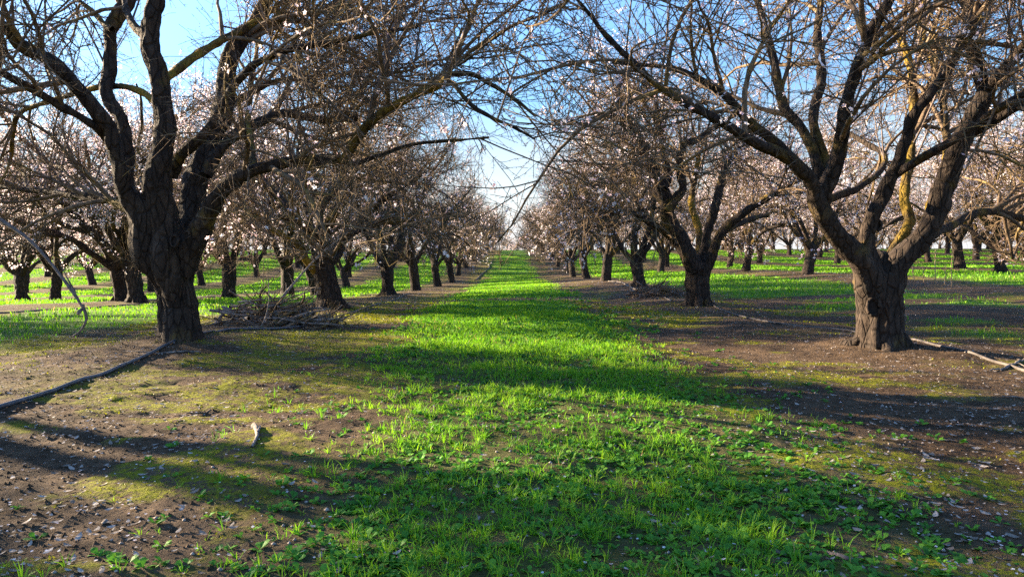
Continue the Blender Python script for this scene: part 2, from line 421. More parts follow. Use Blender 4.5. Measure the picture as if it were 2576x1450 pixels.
def blossoms(r, mb, sets, n, size, star=False, spread=.02, cluster=3, heightbias=None):
    P_ = []
    per = np.array([np.linalg.norm(np.diff(P, axis=1), axis=2).sum() for P, R in sets]); 
    for (P, R), Ls in zip(sets, per):
        k = int(n / cluster * Ls / per.sum())
        if k < 1: continue
        B, Np, _ = P.shape
        i = r.integers(0, B, k); f = r.random(k) * (Np - 1); j = np.minimum(f.astype(int), Np - 2); u = (f - j)[:, None]
        P_.append(P[i, j] * (1 - u) + P[i, j+1] * u)
    c = np.concatenate(P_)
    c = np.repeat(c, cluster, 0) + spread * r.normal(size=(len(c) * cluster, 3))
    k = len(c)
    d = unit(r.normal(size=(k, 3)) + np.array([0, 0, .25])); a = unit(np.cross(d, r.normal(size=(k, 3)))); b = np.cross(d, a)
    s = (size * (.7 + .6 * r.random(k)))[:, None]
    tint = r.random(k)
    if star:
        m = 10; th = np.arange(m) * 2*PI/m; rr = np.where(np.arange(m) % 2, .55, 1.)
    else:
        m = 5; th = np.arange(m) * 2*PI/m; rr = np.ones(m)
    rim = c[:, None] + s[:, None] * rr[None, :, None] * (a[:, None]*np.cos(th)[None, :, None] + b[:, None]*np.sin(th)[None, :, None]) + d[:, None] * (s * .35)[:, None]
    v = np.concatenate([c[:, None], rim], 1)
    tr = np.stack([np.zeros(m, int), 1 + np.arange(m), 1 + (np.arange(m)+1) % m], -1)
    mb.add(v.reshape(-1, 3), None, (np.arange(k)[:, None, None]*(m+1) + tr[None]).reshape(-1, 3), np.repeat(tint, m+1))

def flare(th):
    return 1.0

def trunk_lobes(seed, amt):
    def f(th): return 1 + amt * np.sin(3 * th + seed) * .5 + amt * np.sin(5 * th + seed * 2.1) * .5 + amt * .35 * np.sin(9 * th + seed)
    return f

def make_trunk(parent, pts, rad, seed, sides=28, rough=.11, mat=None, roots=True, n=60):
    P, R = resample(pts, rad, n)
    mb = MB(); tubes(mb, P, R, sides, rough, seed, True, (9, 2.5), lobes=trunk_lobes(seed, .13))
    if roots:                                                       # buttress roots sinking into the soil
        r = np.random.default_rng(seed + 100)
        b = P[2]; k = 6
        for q in range(k):
            a = q * 2*PI/k + r.normal()*.25; d = np.array([math.cos(a), math.sin(a), 0]); R0 = R[2]
            pp = [b + d*R0*.55 + [0, 0, .20], b + d*R0*.95 + [0, 0, .08], b + d*R0*1.45 + [0, 0, .03], b + d*R0*2.1 - [0, 0, .06]]
            PP, RR = resample(pp, [R0*.36, R0*.30, R0*.22, R0*.12], 14)
            tubes(mb, PP, RR, 10, .2, seed + q, True)
    return mb.build('trunk', mat or M_bark, parent)

def crown_from(r, limbs, c, dens=1.0, lod=0, tert_len=(.45, 1.1), sec=46, hero=False, zmin=.75, keep=None):
    """branches, twigs and spurs growing from the limbs; limbs: list of (P,R)"""
    npt = 14
    LP = np.array([resample(P, R, npt)[0] for P, R in limbs]); LR = np.array([resample(P, R, npt)[1] for P, R in limbs])
    th = [1.0, 1.35, 2.0][lod]
    S, SR = grow(r, LP, LR, sec, (.28, .98), (.9, 2.0), (30, 75), 9, up=.12, trop=-.032, wander=.13, ratio=.62, rmax=.026, rtip=.3, out_c=c, outw=.45, zmin=zmin, inner=.85 if hero else .7)
    def cut(P, R_):
        if keep is None: return P, R_
        k = keep(P.reshape(-1, 3)).reshape(P.shape[:2]).all(1); return P[k], R_[k]
    S, SR = cut(S, SR)
    T, TR = grow(r, S, SR, int(sec * 9 * dens), (.1, 1.), tert_len, (30, 80), 7, up=.05, trop=-.02, wander=.16, ratio=.6, rmax=.010, rtip=.4, out_c=c, outw=.2, zmin=zmin)
    T, TR = cut(T, TR)
    U, UR = grow(r, LP, LR, int((55 if hero else 32) * dens), (.3, 1.), (.7, 2.1), (50, 90), 6, up=1.3, trop=.12, wander=.05, ratio=.3, rmax=.012, rtip=.35, out_c=c, inner=.7 if hero else .6)
    U, UR = cut(U, UR)
    T2, T2R = grow(r, U, UR, int((380 if hero else 130)*dens), (.15, 1.), (.2, .6), (30, 70), 4, up=.2, wander=.1, ratio=.6, rmax=.006, rtip=.4)
    W, WR = grow(r, np.concatenate([T]), TR, int(sec * (105 if hero else 75) * dens / [1, 1.5, 2.6][lod]), (.05, 1.), (.14, .48), (25, 80), 4, up=.08, wander=.17, ratio=.6, rmax=.0048, rtip=.45)
    SR = np.maximum(SR, .006*th); TR = np.maximum(TR * th, .0034*th); WR = np.maximum(WR, .0021) * th; UR = np.maximum(UR, .0045)*th; T2R = np.maximum(T2R, .003)*th
    mb = MB()
    tubes(mb, S, SR, 7 if hero else 5, .08 if hero else 0, 3); tubes(mb, T, TR, 4 if not hero else 5, 0, cap=False); tubes(mb, W, WR, 3, cap=False); tubes(mb, T2, T2R, 3, cap=False)
    if lod < 2: spurs(r, mb, [(S, SR), (T, TR), (W, WR), (U, UR), (T2, T2R)], int(sec * (700 if hero else 360) * dens / [1, 2.2, 1][lod]), (.012, .06), .0022 * th)
    mb.m = 1; tubes(mb, U, UR, 5, cap=False)                        # smooth grey water shoots
    return mb, [(T, TR), (W, WR), (T2, T2R)], (S, SR)

def px_limb(spec, d0, d1, z0=7.0, powr=1.0):
    """limb traced in the photograph: (u, v, width) points at their own depths d0..d1"""
    k = len(spec); f = (np.linspace(0, 1, k)) ** powr
    pts = [at(u, v, d0 + (d1 - d0) * g) for (u, v, w), g in zip(spec, f)]
    rad = [.92 * w / F * (d0 + (d1 - d0) * g) / 2 for (u, v, w), g in zip(spec, f)]
    return pts, rad

def hero_tree(name, base, trunk_spec, limb_specs, label, group, seed, sec, bloom, dens=1.0, gap=1.0, leak=.0, roots=True):
    r = np.random.default_rng(seed)
    root = empty(name, base); tag(root, label, 'tree', group)
    inv = np.asarray(base, float)
    tp = [at(u, v, base[1]) for u, v, w in trunk_spec]; tr = [w / F * base[1] / 2 for u, v, w in trunk_spec]
    tp[0] = tp[0] - np.array([0, 0, .08])
    tp = [p - inv for p in tp]
    make_trunk(root, tp, tr, seed, 40, .12, n=90, roots=roots)
    limbs = []
    for spec, d0, d1, mat in limb_specs:
        pts, rad = px_limb(spec, d0, d1); pts = [p - inv for p in pts]
        ln = sum(np.linalg.norm(np.array(a) - b) for a, b in zip(pts[1:], pts[:-1]))
        P, R = resample(pts, rad, max(20, int(ln / .035)))
        wob = np.stack([noise3(np.arange(len(P))*.09, i*9.1, seed + len(limbs)*3.3) for i in range(3)], 1) * R[:, None] * .35
        P = P + wob * sstep(0, 6, np.arange(len(P)))[:, None]
        mb = MB(); tubes(mb, P, R, 18 if R[0] > .05 else 12, .13, seed + len(limbs), True, (10, 3))
        mb.build('limb', mat, root); limbs.append((P, R))
    c = np.array(tp[-1]); s_ = np.sign(base[0])
    def keep(P): return ((P[:, 0] + inv[0]) * s_ > gap) | (r.random(len(P)) < leak)
    mb, bl, S = crown_from(r, limbs, c, dens, 0, sec=sec, hero=True, zmin=.85, keep=keep)
    mb.build('crown', [M_twig, M_shoot], root)
    bb = MB(); blossoms(r, bb, bl, bloom, .019, True, .028, 4); bb.build('blossoms', M_bloom, root, attr='tint', smooth=False)
    return root

def proto_tree(seed, lod, nbloom, lean=0.0, dense=1.0, nl=None):
    """one almond tree of the orchard at the origin: trunk, limbs, crown, blossoms"""
    r = np.random.default_rng(seed)
    root = empty('almond_tree', (0, 0, 0))
    h = .78 + .25 * r.random(); tr = .165 + .03 * r.random()
    lx, ly = lean + .08 * r.normal(), .08 * r.normal()
    tp = [(0, 0, -.12), (0, 0, .05), (lx*.3, ly*.3, .35), (lx*.8, ly*.8, h*.8), (lx, ly, h + .1)]
    make_trunk(root, tp, [tr*1.3, tr*1.18, tr*.98, tr*1.08, tr*.9], seed, [20, 12, 8][lod], .13, n=[36, 20, 10][lod], roots=lod == 0)
    nl = nl or r.integers(5, 7); limbs = []; a0 = r.random() * 2*PI
    for k in range(nl):
        a = a0 + k * 2*PI/nl + r.normal() * .22; el = math.radians(40 + 24 * r.random()) if k % 3 else math.radians(62 + 14 * r.random())
        d = np.array([math.cos(a)*math.cos(el), math.sin(a)*math.cos(el), math.sin(el)])
        p = np.array([lx, ly, h - .12]) + np.array([d[0], d[1], 0]) * .03; pts = [p.copy()]; ln = 3.2 + 1.5 * r.random()
        for j in range(7):
            d = unit(d + .17 * r.normal(size=3) + np.array([0, 0, .05 - .03 * j * (el < .9)])); p = p + d * ln / 7; pts.append(p.copy())
        r0 = .085 + .03 * r.random()
        rad = r0 * np.linspace(1, .27, 8)
        P, R = resample(pts, rad, [44, 24, 12][lod])
        mb = MB(); tubes(mb, P, R, [12, 8, 6][lod], .14 if lod < 2 else 0, seed + k, True, (8, 3)); mb.build('limb', M_limb, root); limbs.append((P, R))
        if lod < 2 or k % 2:                                        # a fork of the limb
            j = int(len(P) * (.25 + .25 * r.random())); d = unit(P[j+1] - P[j]); d = unit(d + .75 * unit(r.normal(size=3)) + np.array([0, 0, .1])); p = P[j].copy(); pts = [p.copy()]
            for q in range(6):
                d = unit(d + .17 * r.normal(size=3) + np.array([0, 0, .02 - .03 * q])); p = p + d * .38; pts.append(p.copy())
            P2, R2 = resample(pts, R[j] * .75 * np.linspace(1, .35, 7), [26, 16, 9][lod])
            mb = MB(); tubes(mb, P2, R2, [10, 7, 5][lod], .14 if lod < 2 else 0, seed + k + 50, True, (8, 3)); mb.build('limb', M_limb, root); limbs.append((P2, R2))
    mb, bl, S = crown_from(r, limbs, np.array([lx, ly, h]), dense, lod, sec=[76, 72, 62][lod], zmin=[.95, .9, .7][lod], keep=lambda P: np.hypot(P[:, 0], P[:, 1]) < 3.15 + .75 * noise3(P[:, 0] * .7, P[:, 1] * .7, P[:, 2] * .9 + seed, 77))
    mb.build('crown', [M_twig, M_shoot], root)
    bb = MB(); blossoms(r, bb, bl, nbloom, [.018, .021, .034][lod], False, [.045, .05, .07][lod], [8, 7, 5][lod]); bb.build('blossoms', M_bloom, root, attr='tint', smooth=False)
    return root

def copy_tree(src):
    c = src.copy(); COL.objects.link(c)
    for ch in list(src.children):
        d = ch.copy(); COL.objects.link(d); d.parent = c
    return c

# ------------------------------------------------------------------ the four trees nearest the camera, traced limb by limb
BL1 = hit(455, 848); BR1 = hit(2215, 868); BL2 = hit(830, 776); BR2 = hit(1755, 768)
def LS(d, rows): return [(spec, d + a, d + b, m) for a, b, m, spec in rows]
B, L_, G, K = M_bark, M_limb, M_mosslimb, M_shoot
hero_tree('almond_tree', BL1,
  [(455, 852, 122), (453, 828, 100), (447, 770, 88), (438, 715, 88), (430, 660, 102), (426, 612, 120), (424, 565, 84)],
  LS(BL1[1], [
   (-.05, -1.3, B, [(424, 745, 30), (400, 690, 56), (370, 640, 72), (345, 560, 72), (318, 500, 58), (300, 460, 44), (293, 400, 38), (276, 333, 37), (246, 283, 37), (216, 240, 37), (173, 196, 37), (133, 163, 36), (83, 133, 32), (43, 110, 32), (20, 80, 30), (-20, 50, 28), (-80, 10, 22)]),
   (-.45, -1.4, L_, [(262, 345, 24), (246, 320, 24), (200, 293, 22), (133, 256, 21), (66, 216, 20), (0, 180, 18), (-60, 140, 14)]),
   (.12, .5, B, [(420, 720, 40), (392, 650, 60), (352, 560, 58), (328, 500, 48), (322, 467, 40), (318, 366, 34), (306, 300, 33), (276, 246, 33), (272, 200, 32), (275, 100, 32), (277, 67, 33), (300, 27, 34), (325, -10, 30), (350, -60, 24)]),
   (.3, .6, L_, [(282, 75, 20), (262, 60, 15), (235, 32, 13), (200, 5, 11), (170, -30, 8)]),
   (-.14, -.5, B, [(436, 770, 36), (428, 700, 66), (418, 640, 80), (405, 550, 84), (402, 466, 72), (411, 366, 57), (413, 300, 54), (406, 233, 52), (396, 166, 48), (383, 117, 46), (383, 73, 44), (390, 33, 42), (398, -10, 38), (410, -80, 30)]),
   (-.35, .3, B, [(380, 100, 30), (355, 83, 24), (335, 60, 21), (322, 35, 18), (313, 0, 14), (300, -40, 10)]),
   (-.02, .9, B, [(458, 760, 30), (456, 700, 56), (462, 640, 76), (478, 560, 80), (500, 466, 66), (526, 383, 54), (553, 300, 52), (566, 233, 48), (576, 160, 44), (600, 113, 42), (626, 83, 38), (644, 55, 34), (664, 15, 30), (690, -30, 24)]),
   (0, -.9, L_, [(432, 440, 40), (450, 395, 30), (483, 366, 28), (520, 330, 25), (550, 283, 22), (583, 223, 20), (616, 186, 19), (644, 160, 19), (710, 130, 17), (777, 117, 16), (877, 100, 14), (944, 83, 12), (990, 77, 9), (1060, 66, 6)]),
   (-.1, -.7, L_, [(466, 690, 44), (486, 610, 62), (520, 535, 52), (545, 490, 46), (580, 462, 40), (640, 433, 34), (710, 412, 31), (777, 404, 29), (830, 402, 28), (868, 402, 26)]),
   (-.7, -1.3, G, [(862, 404, 27), (872, 390, 26), (910, 333, 25), (944, 300, 24), (994, 267, 23), (1044, 240, 21), (1090, 222, 20), (1112, 208, 19), (1126, 190, 18)]),
   (-1.3, -1.9, K, [(1122, 200, 15), (1140, 150, 14), (1165, 90, 13), (1195, 20, 12), (1225, -40, 10)]),
   (-1.3, -1.2, L_, [(1118, 190, 14), (1180, 185, 12), (1220, 203, 11), (1290, 245, 9), (1345, 290, 6)]),
   (-1.3, -1.5, L_, [(1126, 205, 13), (1140, 212, 11), (1184, 263, 10), (1244, 300, 9), (1290, 318, 7), (1345, 350, 4)]),
   (-1.3, -2.2, L_, [(1150, 165, 9), (1180, 145, 9), (1230, 105, 8), (1290, 65, 8), (1360, 40, 7), (1430, 0, 6), (1480, -40, 5)]),
   (-.9, -.5, K, [(924, 314, 13), (944, 233, 13), (964, 167, 13), (981, 90, 12), (1010, 30, 11), (1044, 10, 10), (1075, -10, 8)]),
   (-.7, -.9, L_, [(862, 405, 20), (895, 410, 16), (944, 393, 13), (1010, 370, 11), (1060, 360, 10), (1144, 353, 8), (1230, 345, 5)]),
   (.2, .9, L_, [(515, 440, 36), (545, 385, 30), (585, 345, 27), (644, 312, 25), (694, 287, 24), (744, 287, 23), (810, 303, 22), (850, 300, 20), (898, 297, 18)]),
   (.42, 1.8, L_, [(545, 330, 22), (590, 262, 18), (644, 227, 15), (690, 205, 14), (744, 198, 13), (780, 203, 11), (830, 220, 9), (900, 215, 6)]),
   (-.3, 1.2, G, [(405, 205, 24), (466, 160, 21), (533, 113, 20), (616, 73, 18), (680, 30, 15), (730, -20, 12)]),
   (-.2, 1.5, G, [(408, 295, 24), (393, 262, 18), (360, 233, 17), (300, 217, 16), (253, 217, 15), (200, 233, 14), (133, 250, 13), (53, 283, 12), (33, 333, 11), (27, 400, 9)]),
   (-.45, 1.6, G, [(640, 432, 22), (632, 360, 17), (622, 300, 16), (628, 230, 14), (640, 160, 12), (650, 80, 9)]),
   (.08, 2.6, L_, [(360, 610, 22), (330, 540, 22), (260, 500, 24), (180, 490, 20), (90, 480, 16), (0, 470, 12)]),
  ]), 'big gnarled almond tree beside the black hose, with five thick dark limbs', 'almond trees flanking the grassy alley', 3, 104, 1100, dens=.95, gap=.9, leak=.94, roots=False)

hero_tree('almond_tree', BR1,
  [(2215, 872, 118), (2216, 850, 108), (2217, 784, 104), (2214, 734, 110), (2212, 690, 124), (2210, 640, 66)],
  LS(BR1[1], [
   (-.08, -.5, B, [(2206, 790, 50), (2188, 725, 80), (2160, 660, 64), (2117, 611, 58), (2087, 568, 54), (2064, 528, 50), (2046, 484, 46)]),
   (-.5, -2.0, L_, [(2050, 490, 36), (2041, 460, 34), (2008, 420, 32), (1964, 385, 30), (1931, 372, 29), (1870, 345, 27), (1820, 313, 26), (1753, 273, 24), (1703, 247, 22), (1653, 213, 20), (1610, 173, 18), (1570, 133, 16), (1520, 83, 14), (1487, 40, 12), (1453, 0, 10), (1420, -40, 8)]),
   (-.5, -.6, L_, [(2048, 486, 34), (2022, 430, 28), (1965, 372, 24), (1931, 340, 24), (1887, 307, 23), (1837, 253, 21), (1793, 220, 18), (1737, 187, 16), (1687, 170, 14), (1620, 163, 11), (1540, 158, 7)]),
   (-.45, .2, L_, [(2060, 500, 40), (2060, 455, 32), (2041, 377, 26), (2011, 317, 24), (1974, 277, 23), (1958, 213, 22), (1948, 160, 21), (1934, 117, 20), (1922, 70, 18), (1905, 10, 16), (1885, -50, 12)]),
   (-.45, .5, L_, [(2074, 480, 40), (2074, 417, 30), (2048, 330, 26), (2044, 283, 25), (2058, 217, 24), (2064, 150, 22), (2058, 83, 21), (2061, 33, 20), (2066, -20, 17), (2075, -80, 12)]),
   (-.4, -1.1, B, [(2066, 520, 46), (2081, 467, 44), (2098, 417, 42), (2116, 350, 36), (2120, 283, 34), (2136, 217, 32), (2164, 140, 30), (2197, 67, 28), (2231, 10, 25), (2270, -50, 20)]),
   (-.12, -.6, B, [(2212, 770, 50), (2204, 705, 72), (2190, 645, 48), (2184, 594, 36), (2197, 544, 34), (2221, 501, 34), (2241, 451, 34), (2258, 410, 32), (2281, 330, 30), (2298, 290, 28), (2337, 240, 26), (2381, 173, 25), (2414, 110, 24), (2447, 50, 22), (2497, -10, 18)]),
   (-.3, -1.5, L_, [(2250, 440, 24), (2281, 418, 22), (2331, 387, 22), (2397, 350, 21), (2464, 305, 21), (2514, 272, 20), (2575, 240, 18), (2640, 210, 14)]),
   (-.02, -.4, B, [(2222, 790, 60), (2230, 730, 88), (2250, 680, 74), (2284, 638, 60), (2324, 594, 58), (2351, 534, 56), (2366, 484, 54), (2381, 440, 52), (2400, 383, 50), (2431, 317, 48), (2464, 260, 44), (2486, 215, 40)]),
   (-.4, -.6, B, [(2478, 235, 34), (2462, 180, 30), (2448, 130, 29), (2441, 70, 28), (2441, 0, 26), (2445, -60, 20)]),
   (-.4, -1.3, B, [(2482, 222, 32), (2514, 183, 28), (2560, 135, 27), (2592, 90, 24), (2630, 30, 20)]),
   (-.2, -.9, L_, [(2425, 335, 32), (2497, 303, 28), (2575, 255, 25), (2650, 220, 20)]),
   (.08, 1.5, G, [(2235, 665, 40), (2264, 600, 28), (2284, 555, 26), (2274, 510, 24), (2277, 451, 23), (2291, 390, 23), (2291, 333, 22), (2297, 267, 21), (2297, 200, 19), (2277, 120, 17), (2244, 77, 15), (2205, 50, 11)]),
   (.02, 2.0, G, [(2330, 560, 34), (2360, 480, 24), (2380, 397, 20), (2377, 317, 20), (2367, 250, 19), (2360, 200, 18), (2344, 143, 18), (2320, 93, 17), (2317, 60, 16), (2327, 0, 14), (2335, -50, 11)]),
   (-.48, 1.5, L_, [(2062, 512, 26), (2090, 500, 24), (2160, 470, 18), (2215, 430, 17), (2222, 390, 15), (2160, 350, 13), (2110, 320, 10)]),
   (.03, 2.6, L_, [(2320, 600, 30), (2400, 560, 22), (2480, 530, 19), (2560, 545, 16), (2640, 560, 12)]),
  ]), 'forked almond tree on the bare brown soil, sun on its left bark and roots', 'almond trees flanking the grassy alley', 13, 96, 4200, dens=.9, gap=.5, leak=.955)

hero_tree('almond_tree', BL2,
  [(832, 779, 84), (830, 760, 66), (824, 717, 54), (814, 667, 52), (815, 625, 58)],
  LS(BL2[1], [
   (0, -.8, G, [(805, 690, 30), (785, 670, 24), (760, 640, 19), (748, 615, 17), (720, 597, 16), (677, 571, 15), (644, 547, 14), (600, 520, 12), (550, 500, 9)]),
   (.1, .5, L_, [(812, 650, 34), (800, 622, 26), (770, 591, 24), (740, 547, 22), (710, 507, 20), (664, 457, 18), (630, 410, 14), (600, 360, 10)]),
   (0, 1.0, L_, [(815, 640, 34), (807, 611, 22), (804, 577, 20), (810, 517, 19), (850, 467, 18), (870, 410, 15), (880, 350, 11)]),
   (-.1, -1.2, L_, [(818, 640, 36), (822, 601, 28), (829, 561, 26), (860, 511, 25), (884, 455, 24), (892, 415, 20), (905, 360, 16), (930, 300, 11)]),
   (.1, .2, L_, [(822, 645, 34), (844, 622, 24), (862, 591, 20), (910, 544, 19), (944, 521, 18), (966, 500, 17), (1010, 470, 14), (1060, 440, 10)]),
   (.4, 2.4, L_, [(815, 640, 26), (780, 560, 19), (760, 480, 17), (750, 400, 14), (760, 320, 10)]),
   (0, -1.8, L_, [(812, 640, 24), (790, 590, 17), (750, 560, 15), (690, 540, 12), (640, 520, 9)]),
   (.2, 1.2, L_, [(828, 665, 24), (850, 640, 20), (870, 600, 16), (930, 570, 14), (990, 540, 11)]),
  ]), 'almond tree behind the brush pile, with an orange sunlit limb reaching low to the left', 'almond trees flanking the grassy alley', 23, 84, 4000, dens=.9, gap=.8)

hero_tree('almond_tree', BR2,
  [(1755, 771, 66), (1753, 750, 58), (1750, 717, 56), (1752, 690, 56), (1752, 665, 58)],
  LS(BR2[1], [
   (-.1, -.6, B, [(1752, 680, 48), (1722, 615, 44), (1697, 577, 41), (1682, 541, 38), (1678, 507, 36), (1664, 477, 32), (1655, 450, 28), (1640, 417, 24), (1620, 367, 22), (1587, 327, 20), (1563, 300, 17), (1537, 290, 13), (1490, 285, 9)]),
   (-.3, -.5, L_, [(1678, 530, 30), (1695, 500, 24), (1716, 466, 21), (1708, 417, 20), (1714, 377, 19), (1730, 358, 18), (1753, 350, 16), (1803, 317, 13), (1850, 290, 9)]),
   (-.4, .2, L_, [(1668, 475, 26), (1678, 440, 22), (1670, 383, 20), (1663, 333, 18), (1650, 283, 15), (1650, 220, 11)]),
   (.1, .5, L_, [(1756, 680, 36), (1768, 645, 28), (1781, 584, 25), (1797, 517, 24), (1808, 470, 22), (1821, 417, 20), (1838, 390, 18), (1873, 360, 15), (1910, 320, 11)]),
   (0, -.6, L_, [(1764, 690, 34), (1787, 645, 26), (1820, 584, 23), (1870, 534, 21), (1931, 495, 18), (1990, 460, 14), (2060, 430, 9)]),
   (.3, 1.4, G, [(1754, 665, 30), (1762, 600, 20), (1750, 555, 18), (1740, 500, 16), (1750, 440, 14), (1760, 370, 10)]),
   (.2, -1.4, L_, [(1740, 660, 30), (1690, 600, 22), (1640, 560, 18), (1580, 535, 16), (1510, 530, 13), (1450, 520, 9)]),
   (.3, 2.2, L_, [(1765, 660, 26), (1800, 600, 20), (1860, 560, 17), (1930, 540, 13)]),
   (-.3, 1.5, L_, [(1678, 520, 24), (1630, 470, 18), (1570, 440, 15), (1510, 420, 11)]),
  ]), 'almond tree with a thick lit left limb beside the small pile of dark twigs', 'almond trees flanking the grassy alley', 33, 92, 9000, dens=.9, gap=.5)

# pruning scars on the big trunks: a raised ring of callus round a dark hollow
M_hollow = plain_mat('dark_hollow', (.012, .009, .007), (.03, .02, .015), 30, .95, .3)
def scar(root, u, v, depth, w, face=(0, -1, .15)):
    c = at(u, v, depth) - np.array(root.location); f = unit(np.asarray(face, float)); a = unit(np.cross(f, [0, 0, 1])); b = np.cross(a, f); n = 20
    th = np.arange(n + 1) * 2*PI/n; P = c + w*.5*(np.cos(th)[:, None]*a*.8 + np.sin(th)[:, None]*b*1.25) + f*.01
    mb = MB(); tubes(mb, P, np.full(n + 1, w*.17), 8, .2, 4, False); o = mb.build('pruning_scar', M_bark, root)
    mh = MB(); R_ = np.concatenate([[c - f*.004], P[:-1] - f*.012]); mh.add(R_, None, [(0, 1 + k, 1 + (k+1) % n) for k in range(n)]); mh.build('hollow', M_hollow, o)
big = [o for o in COL.objects if o.name.startswith('almond_tree')]
scar(big[0], 440, 606, BL1[1] - .33, .085); scar(big[0], 470, 590, BL1[1] - .30, .05, (.5, -1, 0)); scar(big[1], 2207, 566, BR1[1] - .22, .075); scar(big[1], 2196, 770, BR1[1] - .24, .12, (-.3, -1, .1))

# ------------------------------------------------------------------ orchard rows: prototypes of the kinds, then copies
NEAR = [proto_tree(101 + k, 0, n, dense=.9) for k, n in enumerate([3200, 3200, 12000, 12000])]
MID = [proto_tree(201 + k, 1, n, dense=.8) for k, n in enumerate([2200, 2200, 2200, 7500, 7500])]
FAR = [proto_tree(301 + k, 2, n, dense=.8) for k, n in enumerate([800, 800, 2600, 2600])]
SPARSE = {0: NEAR[:2], 1: MID[:3], 2: FAR[:2]}; FULL = {0: NEAR[2:], 1: MID[3:], 2: FAR[2:]}
used = set()
orng = np.random.default_rng(55)
ORD = 'zero first second third fourth fifth sixth seventh eighth ninth tenth eleventh twelfth thirteenth fourteenth fifteenth sixteenth seventeenth'.split()
placed = [tuple(b[:2]) for b in (BL1, BR1, BL2, BR2)]
def plant(x, y, label, group, full, lod=None, s=None, rz=None):
    lod = (0 if y < 24 else 1 if y < 46 else 2) if lod is None else lod
    pool = (FULL if full else SPARSE)[lod]; src = pool[int(orng.integers(len(pool)))]
    o = src if src.name not in used else copy_tree(src)
    used.add(src.name)
    o.location = (x, y, float(ground_z(x, y)) - .02); o.rotation_euler = (0, 0, orng.random() * 2*PI if rz is None else rz)
    k = orng.uniform(.9, 1.08) if s is None else s; o.scale = (k, k, k * orng.uniform(1.0, 1.12))
    tag(o, label, 'tree', group); placed.append((x, y)); return o
ALLEY = 'almond trees flanking the grassy alley'; SIDE = 'blossoming almond trees of the side rows'
# trunks of the two alley rows, at the foot points seen in the photograph
for u, v, side, k in [(976, 750, 'left', 3), (1045, 732, 'left', 4), (1100, 724, 'left', 5), (1608, 729, 'right', 3), (1523, 706, 'right', 4), (1474, 696, 'right', 5)]:
    y = 7.0 * k; x = (u - CX) / F * y
    plant(x, y, f'almond tree, {ORD[k]} trunk from the front in the {side} row of the grassy alley', ALLEY, False)
for k in range(6, 17):
    for side, s in (('left', -1), ('right', 1)):
        x, y = s * (3.6 + .15 * orng.normal()), 7.0 * k + .3 * orng.normal()
        plant(x, y, f'small almond tree, {ORD[k]} trunk from the front along the {side} row of the alley', ALLEY, False)
# trunks seen between and behind them
for u, v, lab in [
    (345, 761, 'stout almond tree with a flared foot, close behind the left side of the biggest trunk'),
    (305, 757, 'slim almond tree tucked against the stout flared trunk behind the biggest tree'),
    (578, 752, 'almond tree with pale stems between the biggest trunk and the brush pile'),
    (140, 753, 'small dark forked almond tree under white blossom, beside the hanging broken branch'),
    (55, 755, 'dark almond tree with spreading limbs at the far left edge of the orchard'),
    (722, 744, 'almond tree in the grass just behind the leaning dead branch'),
    (795, 742, 'slim almond trunk peeping out beside the tree behind the brush pile'),
    (872, 722, 'almond tree with thin upright stems, between the second and third alley trunks on the left'),
    (2030, 690, 'dark almond tree under dense white blossom, left of the big forked tree on brown soil'),
    (1875, 682, 'almond tree with a leaning lit trunk and dry stalks at its foot, on the right'),
    (1835, 672, 'small forked almond tree seen past the leaning lit trunk, on the right'),
    (2516, 686, 'pale lit almond trunk in full blossom, near the right edge past the dry stalks'),
    (2105, 664, 'almond tree with a lit foot, showing just left of the big forked tree'),
    (1662, 684, 'slim almond trunk in grass between the second and third trees of the right row')]:
    p = hit(u, v)
    if p[1] > 45: p = at(u, v, 40.)
    plant(float(p[0]), float(p[1]), lab, SIDE, True)
def free(x, y, d): return all((x-a)**2 + (y-b)**2 > d*d for a, b in placed)
for j in range(1, 10):
    for side, s in (('left', -1), ('right', 1)):
        for k in range(1, 17):
            x = s * (3.6 + 7.0 * j) + .35 * orng.normal(); y = 7.0 * k + .35 * orng.normal()
            if x > .78 * y + 9 or x < -.73 * y - 2.5 and not (5 < y < 16 and x > -18.6) or not free(x, y, 4.6): continue
            u = CX + F * x / y
            if y < 24 and 0 < u < 2575 and y > 9: continue
            if y > 62:
                lab = f'tiny almond tree among the farthest rows on the slope {side} of the alley'
            else:
                lab = f'almond tree, {ORD[k]} trunk back in the {ORD[j+1]} row {side} of the alley'
            plant(x, y, lab, SIDE if y <= 62 else f'farthest almond trees on the {side} slope', True)
for x in (-13, -9.5, -5.8, -2.2, 1.6, 5.3, 9.1, 12.6):
    plant(x + .5*orng.normal(), 138 + 5*orng.normal(), 'tiny pale almond tree beyond the crest, closing the far end of the grassy alley', 'almond trees beyond the crest', True, 2)
for src in NEAR + MID + FAR:
    if src.name not in used:
        for ch in list(src.children): bpy.data.objects.remove(ch)
        bpy.data.objects.remove(src)
print('trees', len(placed))

# the branch that hangs in from the upper left belongs to the tree outside the frame
side_tree = min((o for o in COL.objects if o.name.startswith('almond_tree') and o.location.x < -8 and o.location.y < 10), key=lambda o: abs(o.location.y - 7), default=None)
d_ = 6.2
spec = [(-420, 230, 22), (-160, 420, 15), (-30, 530, 11), (0, 552, 10.5), (60, 592, 10), (110, 640, 9), (150, 690, 8.5), (184, 735, 8), (210, 776, 7)]
hp, hr = px_limb(spec, d_ + .8, d_); P, R = resample(hp, hr, 90)
mb = MB(); tubes(mb, P, R, 10, .12, 5)
for sp in ([(208, 765, 9), (217, 800, 6), (205, 828, 5.5), (182, 846, 3.5)], [(210, 775, 9), (200, 782, 12), (196, 790, 7)], [(190, 735, 6), (170, 700, 3), (150, 660, 2)]):
    hp, hr = px_limb(sp, d_, d_ - .05); P, R = resample(hp, hr, 24); tubes(mb, P, R, 8, .12, 9)
